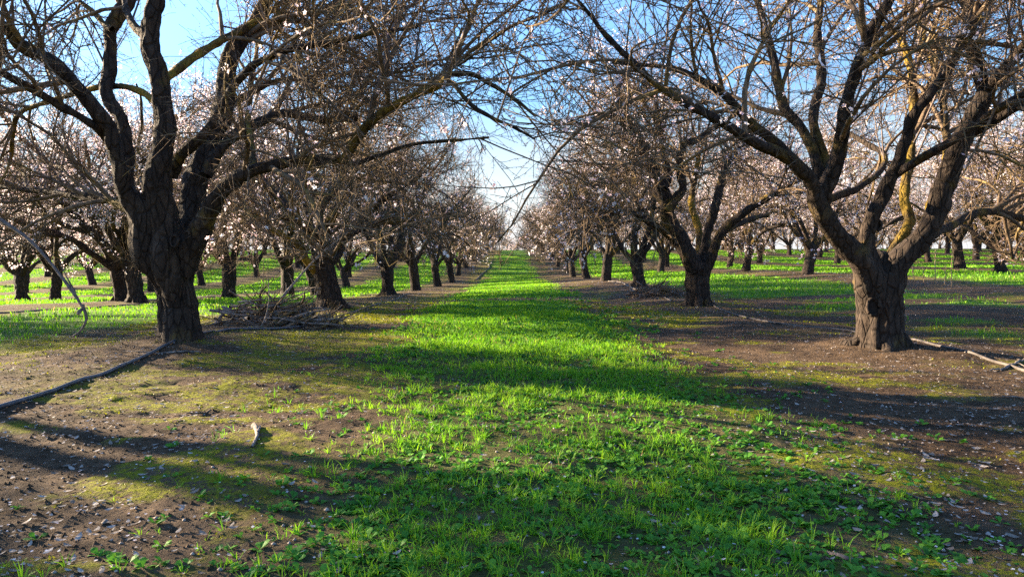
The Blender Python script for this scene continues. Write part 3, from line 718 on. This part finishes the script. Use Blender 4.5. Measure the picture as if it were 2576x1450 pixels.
o = mb.build('hanging_branch', M_shoot, origin=tuple(at(60, 595, d_)))
tag(o, 'grey broken branch hanging down at the left edge with a bent tip', 'branch')

# ------------------------------------------------------------------ hoses, sticks and brush piles
def ground_line(mb, pix, r, n, sides=10, seed=0, lift=.0):
    pts = []
    for u, v in pix:
        p = hit(u, v); pts.append(p)
    P, R = resample(pts, [r] * len(pts), n)
    P[:, 2] = ground_z(P[:, 0], P[:, 1]); P[:, 2] = np.convolve(np.pad(P[:, 2], 8, mode='edge'), np.hanning(19)[1:-1]/np.hanning(19).sum(), 'valid') + r * .75 + lift
    tubes(mb, P, R, sides, 0)
    return P
mb = MB(); P = ground_line(mb, [(-140, 1075), (0, 1029), (110, 995), (200, 962), (300, 927), (380, 892), (435, 864), (470, 848), (510, 840), (560, 835), (640, 830), (700, 829), (780, 822)], .014, 220, lift=.004)
o = mb.build('irrigation_hose', M_hose, origin=tuple(P[60])); h1 = o
tag(o, 'black irrigation hose curving over the soil past the foot of the biggest left tree', 'hose', 'irrigation hoses')
for i in (70, 120):
    mc = MB(); Q = P[i:i+5] - P[60]; tubes(mc, Q, np.full(5, .0165), 12, 0); mc.build('coupling', M_hose, h1)
for pix, r, mt, lab in [
    ([(-60, 790), (60, 785), (180, 778), (290, 770), (360, 766)], .016, M_hose, 'dark hose lying straight across the grass behind the biggest left tree'),
    ([(845, 796), (900, 780), (950, 765), (1000, 750), (1030, 738)], .013, M_hose2, 'grey hose on the soil from the brush pile to the third left-row tree'),
    ([(1690, 757), (1668, 748), (1640, 745)], .016, M_hose2, 'short pale hose end beside the small twig pile'),
    ([(1790, 767), (1830, 785), (1900, 805), (2000, 820), (2090, 829), (2150, 838), (2190, 850)], .012, M_hose2, 'pale dusty hose between the two nearest trees on the right'),
    ([(2270, 850), (2320, 860), (2400, 880), (2480, 906), (2530, 920), (2620, 945)], .013, M_hose2, 'dusty hose lit by the sun leaving the foot of the forked tree to the right'),
    ([(1605, 729), (1585, 722), (1562, 711), (1530, 708)], .02, M_hose2, 'grey hose between the third and fourth trees of the right row'),
    ([(1196, 704), (1212, 690), (1228, 676), (1232, 666), (1238, 655)], .035, M_hose2, 'pale crooked hose on the dark soil far up the left side of the grassy alley')]:
    mb = MB(); P = ground_line(mb, pix, r, 80, 8, 3); o = mb.build('irrigation_hose', mt, origin=tuple(P[40])); tag(o, lab, 'hose', 'irrigation hoses')

def stick_poly(r, p, d, ln, rad, k=6, wob=.14):
    pts = [p]; 
    for j in range(k): d = unit(d + wob * r.normal(size=3)); p = p + d * ln / k; pts.append(p)
    return resample(pts, rad * np.linspace(1, .45, k + 1), 12)
def brush_pile(c, sx, sy, h, n, seed, label):
    r = np.random.default_rng(seed); mb = MB(); PP = []; RR = []; c = np.asarray(c)
    for i in range(n):
        a = r.random() * 2*PI; q = r.random() ** .6; x = c[0] + math.cos(a) * q * sx; y = c[1] + math.sin(a) * q * sy
        top = h * max(0, 1 - q*q) * r.random()
        z = float(ground_z(x, y)) + .015 + top
        b = r.normal() * .9; d = np.array([math.cos(b), math.sin(b) * .8, .2 * r.normal() + (.6 * r.random() if i % 6 == 0 else 0)]); ln = (.25 + 1.05 * r.random()**1.8)
        p = np.array([x, y, z]) - d * ln * .5
        P, R = stick_poly(r, p, unit(d), ln, .006 + .018 * r.random()**2.2)
        P[:, 2] = np.maximum(P[:, 2], ground_z(P[:, 0], P[:, 1]) + .006)
        PP.append(P); RR.append(R)
    PP = np.array(PP); RR = np.array(RR); h_ = n // 2; tubes(mb, PP[:h_], RR[:h_], 6, .1, 3); mb.m = 1; tubes(mb, PP[h_:], RR[h_:], 6, .1, 3)
    T, TR = grow(r, PP, RR, n * 2, (.2, 1), (.06, .3), (25, 70), 4, up=.1, wander=.15, ratio=.6, rmax=.005, zmin=-9); tubes(mb, T, np.maximum(TR, .002), 3, cap=False)
    spurs(r, mb, [(PP, RR), (T, TR)], n * 12, (.01, .04), .002)
    o = mb.build('brush_pile', [M_dead, M_twig], origin=tuple(c)); tag(o, label, 'brush pile', 'heaps of pruned branches'); return o
pl = hit(715, 815)
brush_pile(pl, .72, .5, .30, 190, 4, 'big heap of pruned grey branches between the first two trees of the left row')
pr_ = hit(1655, 745)
brush_pile(pr_, .62, .5, .22, 150, 5, 'small heap of dark pruned twigs right of the grassy alley')
def branchy(name, pix_depth, rad, n_twig, seed, mat, label, cat):
    r = np.random.default_rng(seed); pts = [at(u, v, d) for u, v, d in pix_depth]; P, R = resample(pts, rad * np.linspace(1, .4, len(pts)), 40)
    mb = MB(); tubes(mb, P, R, 8, .12, seed)
    T, TR = grow(r, P[None], R[None], n_twig, (.1, 1), (.1, .5), (20, 70), 5, up=.2, wander=.15, ratio=.5, rmax=.006, zmin=-9); tubes(mb, T, np.maximum(TR, .002), 4, cap=False)
    spurs(r, mb, [(P[None], R[None]), (T, TR)], 120, (.01, .04), .002)
    o = mb.build(name, mat, origin=tuple(P[0])); tag(o, label, cat); return o
d0 = pl[1]
branchy('dead_branch', [(688, 795, d0), (705, 755, d0 + .2), (745, 705, d0 + .6), (790, 655, d0 + 1.1), (835, 615, d0 + 1.6), (905, 560, d0 + 2.2)], .02, 26, 8, M_dead, 'long dead branch leaning up out of the big brush heap', 'branch')
branchy('dead_branch', [(530, 838, d0 - .3), (560, 790, d0), (600, 778, d0 + .1), (650, 782, d0 + .2), (690, 780, d0 + .3)], .022, 10, 9, M_dead, 'crooked dead branch arching over the near end of the big brush heap', 'branch')
branchy('dead_branch', [(665, 800, d0 + .1), (655, 760, d0 + .1), (660, 730, d0 + .1), (700, 765, d0 + .2)], .016, 26, 10, M_twig, 'dark thorny branch standing upright at the top of the big brush heap', 'branch')
def lying(name, pix, r, mat, label, cat, fork=None):
    mb = MB(); pts = [hit(u, v) for u, v in pix]; P, R = resample(pts, r * np.linspace(.7, 1, len(pts)), 30); P[:, 2] = ground_z(P[:, 0], P[:, 1]) + r * .9
    tubes(mb, P, R, 8, .2, 2)
    if fork: 
        pts = [hit(u, v) for u, v in fork]; Q, R2 = resample(pts, [r*.7, r*.6, r*.4], 10); Q[:, 2] = ground_z(Q[:, 0], Q[:, 1]) + r; tubes(mb, Q, R2, 7, .2, 3)
    o = mb.build(name, mat, origin=tuple(P[0])); tag(o, label, cat)
lying('fallen_stick', [(634, 1132), (642, 1115), (647, 1100), (645, 1085), (640, 1076)], .013, M_dead, 'pale bent stick lying on the mossy soil', 'stick', [(647, 1095), (652, 1085), (654, 1078)])
lying('fallen_stick', [(440, 1052), (470, 1046), (500, 1043), (530, 1038)], .008, M_twig, 'thin dark twig lying on the lit moss below the black hose', 'stick')
lying('fallen_stick', [(2520, 999), (2550, 1001), (2590, 1004)], .006, M_dead, 'straight pale twig lying on dark soil at the right edge', 'stick')
lying('fallen_stick', [(305, 884), (380, 890), (440, 888), (505, 886)], .006, M_dead, 'long thin twig on the soil in front of the biggest left tree', 'stick')
lying('fallen_stick', [(2490, 935), (2540, 922), (2580, 905)], .012, M_dead, 'forked grey stick against the sunlit hose at the right edge', 'stick', [(2540, 922), (2560, 918), (2585, 925)])
# curled strip of bark near the bottom right
mb = MB(); q = [hit(u, v) for u, v in ((2078, 1398), (2105, 1408), (2135, 1412), (2160, 1416))]; P, _ = resample(q, [1]*4, 16)
P[:, 2] = ground_z(P[:, 0], P[:, 1]) + .012; w = .009 * np.sin(np.linspace(.25, 2.9, 16))[:, None]
sd = np.array([[0, 1, .25]]); V = np.stack([P - sd*w, P + [0, 0, .004], P + sd*w], 1).reshape(-1, 3); Q = []
for i in range(15):
    for j in range(2): a = i*3 + j; Q.append((a, a+1, a+4, a+3))
V2 = V - [0, 0, .003]; mb.add(V, Q); mb.add(V2, [q_[::-1] for q_ in Q])
tag(mb.build('bark_strip', M_shoot, origin=tuple(P[0])), 'pale curled strip of bark on the bare soil near the bottom', 'bark')
# dry upright stalks beyond the forked tree
for i, (u, v, top) in enumerate([(2300, 707, 652), (2323, 710, 672), (2353, 712, 628), (2375, 716, 668), (2393, 722, 638)]):
    r = np.random.default_rng(400 + i); p = hit(u, v); tp = at(u + 3 * r.normal(), top, p[1]); P, R = resample([p, .5*(p+tp) + [.02*r.normal(), 0, 0], tp], [.011, .009, .005], 14); mb = MB(); tubes(mb, P, R, 6, .1, i)
    T, TR = grow(r, P[None], R[None], 8, (.3, 1), (.06, .25), (20, 50), 4, up=.3, ratio=.5, rmax=.004, zmin=-9); tubes(mb, T, TR, 3, cap=False)
    tag(mb.build('dry_stalk', M_stalk, origin=tuple(p)), 'thin dry upright weed stalk beyond the forked tree on the right', 'stalk', 'dry weed stalks')

# ------------------------------------------------------------------ ground cover
def scatter(r, n, y0, y1, xr, pw):
    """points with density falling with distance as y**-pw"""
    u = r.random(n); a = 1 - pw
    y = (y0**a + u * (y1**a - y0**a)) ** (1/a); x = xr[0] + (xr[1]-xr[0]) * r.random(n)
    return x, y
def blades(mb, r, x, y, h, w, tint, lean=.5):
    n = len(x); z = ground_z(x, y) - .004
    a = r.random(n) * 2*PI; f = np.stack([np.cos(a), np.sin(a), np.zeros(n)], 1); b = r.random(n) * 2*PI; l = np.stack([np.cos(b), np.sin(b), np.zeros(n)], 1) * (lean * (.25 + r.random(n)))[:, None]
    p = np.stack([x, y, z], 1); up = np.array([0, 0, 1.]); H = h[:, None]; W = w[:, None] / 2
    m = p + (up * .55 + l * .25) * H; t = p + (up * (.95 - .25 * r.random(n)[:, None]) + l * .9) * H
    v = np.stack([p - f*W*.8, p + f*W*.8, m - f*W, m + f*W, t], 1)
    i = np.arange(n)[:, None] * 5
    mb.add(v.reshape(-1, 3), i + np.array([[0, 1, 3, 2]]), i + np.array([[2, 3, 4]]), np.repeat(tint, 5))
r = np.random.default_rng(900)
# grass of the alley: splayed tufts near the camera, a closing sward farther off
def tufts(mb, r, x, y, nb, ln, w, tint):
    k = np.repeat(np.arange(len(x)), nb); n = len(k)
    a = r.random(n) * 2*PI; el = np.radians(28 + 58 * r.random(n) ** .8); rad = .012 * r.random(n)
    ox = np.stack([np.cos(a), np.sin(a)], 1); bx = x[k] + ox[:, 0]*rad; by = y[k] + ox[:, 1]*rad
    L = (ln[k] * (.45 + .65 * r.random(n)))[:, None]; W = (w[k] * (.8 + .4 * r.random(n)))[:, None] / 2
    p = np.stack([bx, by, ground_z(bx, by) - .004], 1); d = np.stack([ox[:, 0]*np.cos(el), ox[:, 1]*np.cos(el), np.sin(el)], 1)
    tw = r.normal(size=n) * .6; f = np.stack([-ox[:, 1]*np.cos(tw), ox[:, 0]*np.cos(tw), np.sin(tw)], 1)
    m = p + d * L * .55; d2 = unit(d + np.array([0, 0, -.38]) + np.stack([ox[:, 0], ox[:, 1], np.zeros(n)], 1) * .22); t = m + d2 * L * .5
    v = np.stack([p - f*W*.8, p + f*W*.8, m - f*W, m + f*W, t], 1); i = np.arange(n)[:, None] * 5
    mb.add(v.reshape(-1, 3), i + np.array([[0, 1, 3, 2]]), i + np.array([[2, 3, 4]]), np.repeat(np.clip(tint[k] + .14 * r.normal(size=n), 0, 1), 5))
mb = MB()
x, y = scatter(r, 30000, 1.35, 13, (-2.4, 2.6), 1.1)
keep = np.clip(grass_mask(x, y) + .06 * (np.abs(x) < 1.6), 0, 1) * (.12 + .88 * sstep(-.28, .2, fbm2(x, y, 2.6, 3, 41))) * np.where((y < 4.5) & (x > .9), .3, 1) * np.interp(y, [1.5, 3, 6], [.6, .75, 1]) > r.random(len(x)); x, y = x[keep], y[keep]
tufts(mb, r, x, y, np.clip(r.poisson(8, len(x)), 3, 18), (.028 + .055 * r.random(len(x))**1.6), .0034 * np.clip(y/4, 1, 2.5), np.clip(.62 + .45 * fbm2(x, y, 1.1, 2, 47) + .18 * r.normal(size=len(x)), 0, 1)); print('tufts', len(x))
x, y = scatter(r, 150000, 3.2, 70, (-2.6, 2.6), 1.45)
keep = grass_mask(x, y) * (.25 + .75 * sstep(-.25, .25, fbm2(x, y, 3.2, 3, 41))) * sstep(3.2, 9, y) * np.interp(y, [6, 14, 30], [.6, .8, 1]) > r.random(len(x)); x, y = x[keep], y[keep]
k = 3; x = np.repeat(x, k) + r.normal(size=len(x)*k) * .022 * np.clip(np.repeat(y, k)/4, .8, 4); y = np.repeat(y, k) + r.normal(size=len(y)*k) * .022
h = (.03 + .07 * r.random(len(x))**1.4) * np.clip(.75 + .6 * fbm2(x, y, 1.4, 2, 43), .4, 1.4)
blades(mb, r, x, y, h, (.0032 + .002 * r.random(len(x))) * np.clip(y / 4.5, 1, 5), np.clip(.58 + .25 * r.normal(size=len(x)) + .5 * fbm2(x, y, .8, 2, 47), 0, 1), .8)
print('blades', len(x))
mb.build('grass', M_grass, attr='tint', smooth=False)['kind'] = 'stuff'
# grass of the other alleys and the slopes behind
mb = MB()
x = r.uniform(-48, 48, 420000); y = 3 + 75 * r.random(420000) ** 1.25
keep = (np.abs(x) > 3.1) & (np.abs(x) < .75 * y + 2) ; x, y = x[keep], y[keep]
keep = grass_mask(x, y) > r.random(len(x)); x, y = x[keep], y[keep]
h = (.05 + .07 * r.random(len(x))) * np.clip(.8 + .6 * fbm2(x, y, .9, 2, 53), .4, 1.5)
blades(mb, r, x, y, h, .012 * np.clip(y / 9, .6, 5), np.clip(.55 + .25 * r.normal(size=len(x)), 0, 1), .6)
mb.build('meadow_grass', M_grass, attr='tint', smooth=False)['kind'] = 'stuff'
# low broad-leaved weeds: rosettes of small lobed leaves
def rosettes(mb, r, x, y, nl, size):
    n = len(x); X = np.repeat(x, nl); Y = np.repeat(y, nl); S = np.repeat(size, nl) * (.6 + .7 * r.random(n*nl)); a = r.random(n*nl) * 2*PI
    el = .15 + .7 * r.random(n*nl); d = np.stack([np.cos(a)*np.cos(el), np.sin(a)*np.cos(el), np.sin(el)], 1); sd = np.stack([-np.sin(a), np.cos(a), .25*r.normal(size=n*nl)], 1)
    p = np.stack([X, Y, ground_z(X, Y)], 1); S1 = S[:, None]
    tp = [p, p + d*S1*.35 + sd*S1*.10, p + d*S1*.35 - sd*S1*.10, p + d*S1*.62 + sd*S1*.26 , p + d*S1*.62 - sd*S1*.26, p + d*S1*.86 + sd*S1*.17 - [0, 0, .003], p + d*S1*.86 - sd*S1*.17 - [0, 0, .003], p + d*S1*1.02 - np.array([0, 0, 1])*S1*.16]
    v = np.stack(tp, 1); i = np.arange(n*nl)[:, None] * 8
    tint = np.repeat(np.clip(.45 + .25 * r.normal(size=n), 0, 1), nl)
    mb.add(v.reshape(-1, 3), np.concatenate([i + np.array([[2, 1, 3, 4]]), i + np.array([[4, 3, 5, 6]])]), np.concatenate([i + np.array([[0, 1, 2]]), i + np.array([[6, 5, 7]])]), np.repeat(tint, 8))
mb = MB(); x, y = scatter(r, 42000, 1.35, 24, (-2.4, 2.6), 1.2)
g = grass_mask(x, y); right = sstep(-.3, .8, x - .1)
keep = (g * (.3 + .7 * right) + .10 * sstep(2.3, 1.2, np.abs(x - .3))) * (.3 + .7 * sstep(-.15, .3, fbm2(x, y, 2.2, 3, 61))) > r.random(len(x)); x, y = x[keep], y[keep]
rosettes(mb, r, x, y, 9, (.016 + .022 * r.random(len(x))) * np.clip(y/5, 1, 2)); print('weeds', len(x))
mb.build('weeds', M_weed, attr='tint', smooth=False)['kind'] = 'stuff'
# moss: very short dense tufts
mb = MB(); x, y = scatter(r, 420000, 1.4, 17, (-7, 7), 1.3)
keep = (moss_mask(x, y) * sstep(-.1, .25, fbm2(x, y, 5.5, 3, 71)) * (1 - grass_mask(x, y)) > r.random(len(x)) * 1.1) & (np.abs(x) < .75*y + .6); x, y = x[keep], y[keep]
blades(mb, r, x, y, (.008 + .012 * r.random(len(x))) * np.clip(y/5, 1, 2), .008 * np.clip(y / 4, .7, 4), np.clip(.5 + .3 * r.normal(size=len(x)), 0, 1), .9); print('moss', len(x))
mb.build('moss', M_moss, attr='tint', smooth=False)['kind'] = 'stuff'
# fallen petals, dry leaves, pebbles
def flakes(mb, r, x, y, s, asp, curl, tint, lift=.004):
    n = len(x); a = r.random(n)*2*PI; t = np.stack([np.cos(a), np.sin(a), .12*r.normal(size=n)], 1); b = np.stack([-np.sin(a), np.cos(a), .14*r.normal(size=n)], 1)
    p = np.stack([x, y, ground_z(x, y) + lift + .35 * s * curl], 1); S = s[:, None]; A = asp; up = np.array([0, 0, 1.]) * (curl * S)
    v = np.stack([p - t*S + up*.6, p - t*S*.4 + b*S*A, p - t*S*.4 - b*S*A, p + t*S*.4 + b*S*A*.9 - up*.2, p + t*S*.4 - b*S*A*.9 + up*.3, p + t*S + up], 1)
    i = np.arange(n)[:, None]*6
    mb.add(v.reshape(-1, 3), i + np.array([[1, 2, 4, 3]]), np.concatenate([i + np.array([[0, 2, 1]]), i + np.array([[3, 4, 5]])]), np.repeat(tint, 6))
mb = MB(); x, y = scatter(r, 24000, 1.35, 32, (-16, 16), 1.15)
keep = (np.abs(x) < .75*y + .5) & (r.random(len(x)) < .25 + .75*sstep(.6, 2.6, np.abs(lane(x))) * sstep(-.3, .3, fbm2(x, y, .7, 2, 81) + .15*(x > 0))); x, y = x[keep], y[keep]
flakes(mb, r, x, y, (.0045 + .0028*r.random(len(x))) * np.clip(y/7, 1, 3), .75, .2, .4 + .6*r.random(len(x)), .012); print('petals', len(x))
mb.build('fallen_petals', M_bloom, attr='tint', smooth=False)['kind'] = 'stuff'
mb = MB(); x, y = scatter(r, 34000, 1.35, 16, (-7, 7), 1.3)
keep = (np.abs(x) < .75*y + .5) & (r.random(len(x)) < .12 + .88*sstep(.7, 1.6, np.abs(lane(x))) * sstep(-.2, .3, fbm2(x, y, 1.3, 3, 85) + .12*(x < 0))); x, y = x[keep], y[keep]
flakes(mb, r, x, y, (.009 + .015*r.random(len(x))**2) , .40, .22, r.random(len(x)), .006); print('leaves', len(x))
mb.build('leaf_litter', M_litter, attr='tint', smooth=False)['kind'] = 'stuff'
mb = MB(); x, y = scatter(r, 9000, 1.35, 9, (-5, 5), 1.4); n = len(x); s = .0018 + .009*r.random(n)**5
oc = np.array([[1, 0, 0], [0, 1, 0], [-1, 0, 0], [0, -1, 0], [0, 0, .8], [0, 0, -.6]], float)
v = np.stack([x, y, ground_z(x, y) + s*.3], 1)[:, None] + oc[None] * s[:, None, None] * (.7 + .6*r.random((n, 6, 1)))
i = np.arange(n)[:, None, None]*6; mb.add(v.reshape(-1, 3), None, (i + np.array([[[0, 1, 4], [1, 2, 4], [2, 3, 4], [3, 0, 4], [1, 0, 5], [2, 1, 5], [3, 2, 5], [0, 3, 5]]])).reshape(-1, 3))
mb.build('pebbles', M_stone)['kind'] = 'stuff'
# clods of soil
mb = MB(); x, y = scatter(r, 60000, 1.35, 12, (-6, 6), 1.35); keep = (1 - .8*grass_mask(x, y) > r.random(len(x))) & (np.abs(x) < .75*y + .5); x, y = x[keep], y[keep]; n = len(x); s = .003 + .009*r.random(n)**4
v = np.stack([x, y, ground_z(x, y)], 1)[:, None] + oc[None] * s[:, None, None] * (.6 + .8*r.random((n, 6, 1)))
i = np.arange(n)[:, None, None]*6; mb.add(v.reshape(-1, 3), None, (i + np.array([[[0, 1, 4], [1, 2, 4], [2, 3, 4], [3, 0, 4], [1, 0, 5], [2, 1, 5], [3, 2, 5], [0, 3, 5]]])).reshape(-1, 3), 0.0)
o = mb.build('soil_crumbs', M_ground, smooth=False); o['kind'] = 'stuff'

# ------------------------------------------------------------------ daylight
SUN_AZ, SUN_EL = math.radians(-66), math.radians(14.5)      # measured from +Y, negative to the left
sd = bpy.data.lights.new('sun', 'SUN'); so = bpy.data.objects.new('sun', sd); COL.objects.link(so)
sd.energy = 5.0; sd.angle = math.radians(.5); sd.color = (1, .81, .56)
dirv = Vector((math.sin(SUN_AZ)*math.cos(SUN_EL), math.cos(SUN_AZ)*math.cos(SUN_EL), math.sin(SUN_EL)))
so.rotation_euler = dirv.to_track_quat('Z', 'Y').to_euler()
W = bpy.data.worlds.new('World'); SC.world = W; W.use_nodes = True; nt = W.node_tree; nt.nodes.clear(); lk = nt.links
sky = N(nt, 'ShaderNodeTexSky', sky_type='NISHITA'); sky.sun_disc = False; sky.sun_elevation = SUN_EL; sky.sun_rotation = SUN_AZ
sky.air_density = 1.0; sky.dust_density = .3; sky.ozone_density = 2.5
tc = N(nt, 'ShaderNodeTexCoord'); sep = N(nt, 'ShaderNodeSeparateXYZ'); lk.new(tc.outputs['Generated'], sep.inputs[0])
mp = N(nt, 'ShaderNodeMapping'); mp.inputs['Scale'].default_value = (2.2, 2.2, 7); lk.new(tc.outputs['Generated'], mp.inputs[0])
cn = noise(nt, mp.outputs[0], 1.6, 6, .55, .3)
el = sep.outputs['Z']
low = ramp(nt, el, [(.02, 1.0), (.11, .5), (.24, 0.0)])
cl = ramp(nt, math_(nt, 'ADD', math_(nt, 'MULTIPLY', cn, .5), math_(nt, 'MULTIPLY', low, .62)), [(.36, 0.), (.80, 1.)])
skyc = mix(nt, 1.0, sky.outputs[0], (.92, 1.12, 1.32), 'MULTIPLY')
skyc = mix(nt, 1.0, skyc, ramp(nt, el, [(0, .42), (.15, .50), (.38, .85), (.7, 1.0)]), 'MULTIPLY')  # sky dimmed low down, kept bright overhead as added fill for the shade
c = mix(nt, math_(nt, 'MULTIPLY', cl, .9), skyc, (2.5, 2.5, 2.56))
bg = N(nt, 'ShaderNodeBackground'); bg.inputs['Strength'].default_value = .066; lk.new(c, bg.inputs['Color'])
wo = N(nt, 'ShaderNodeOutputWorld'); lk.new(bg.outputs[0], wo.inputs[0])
vs = SC.view_settings; SC.display_settings.display_device = 'sRGB'; vs.view_transform = 'Standard'; vs.look = 'None'; vs.exposure = 2.8; vs.gamma = 1; vs.use_curve_mapping = False
cy = SC.cycles; cy.max_bounces = 6; cy.diffuse_bounces = 3; cy.glossy_bounces = 2; cy.transmission_bounces = 4; cy.transparent_max_bounces = 4; cy.sample_clamp_indirect = 6
cy.use_denoising = False
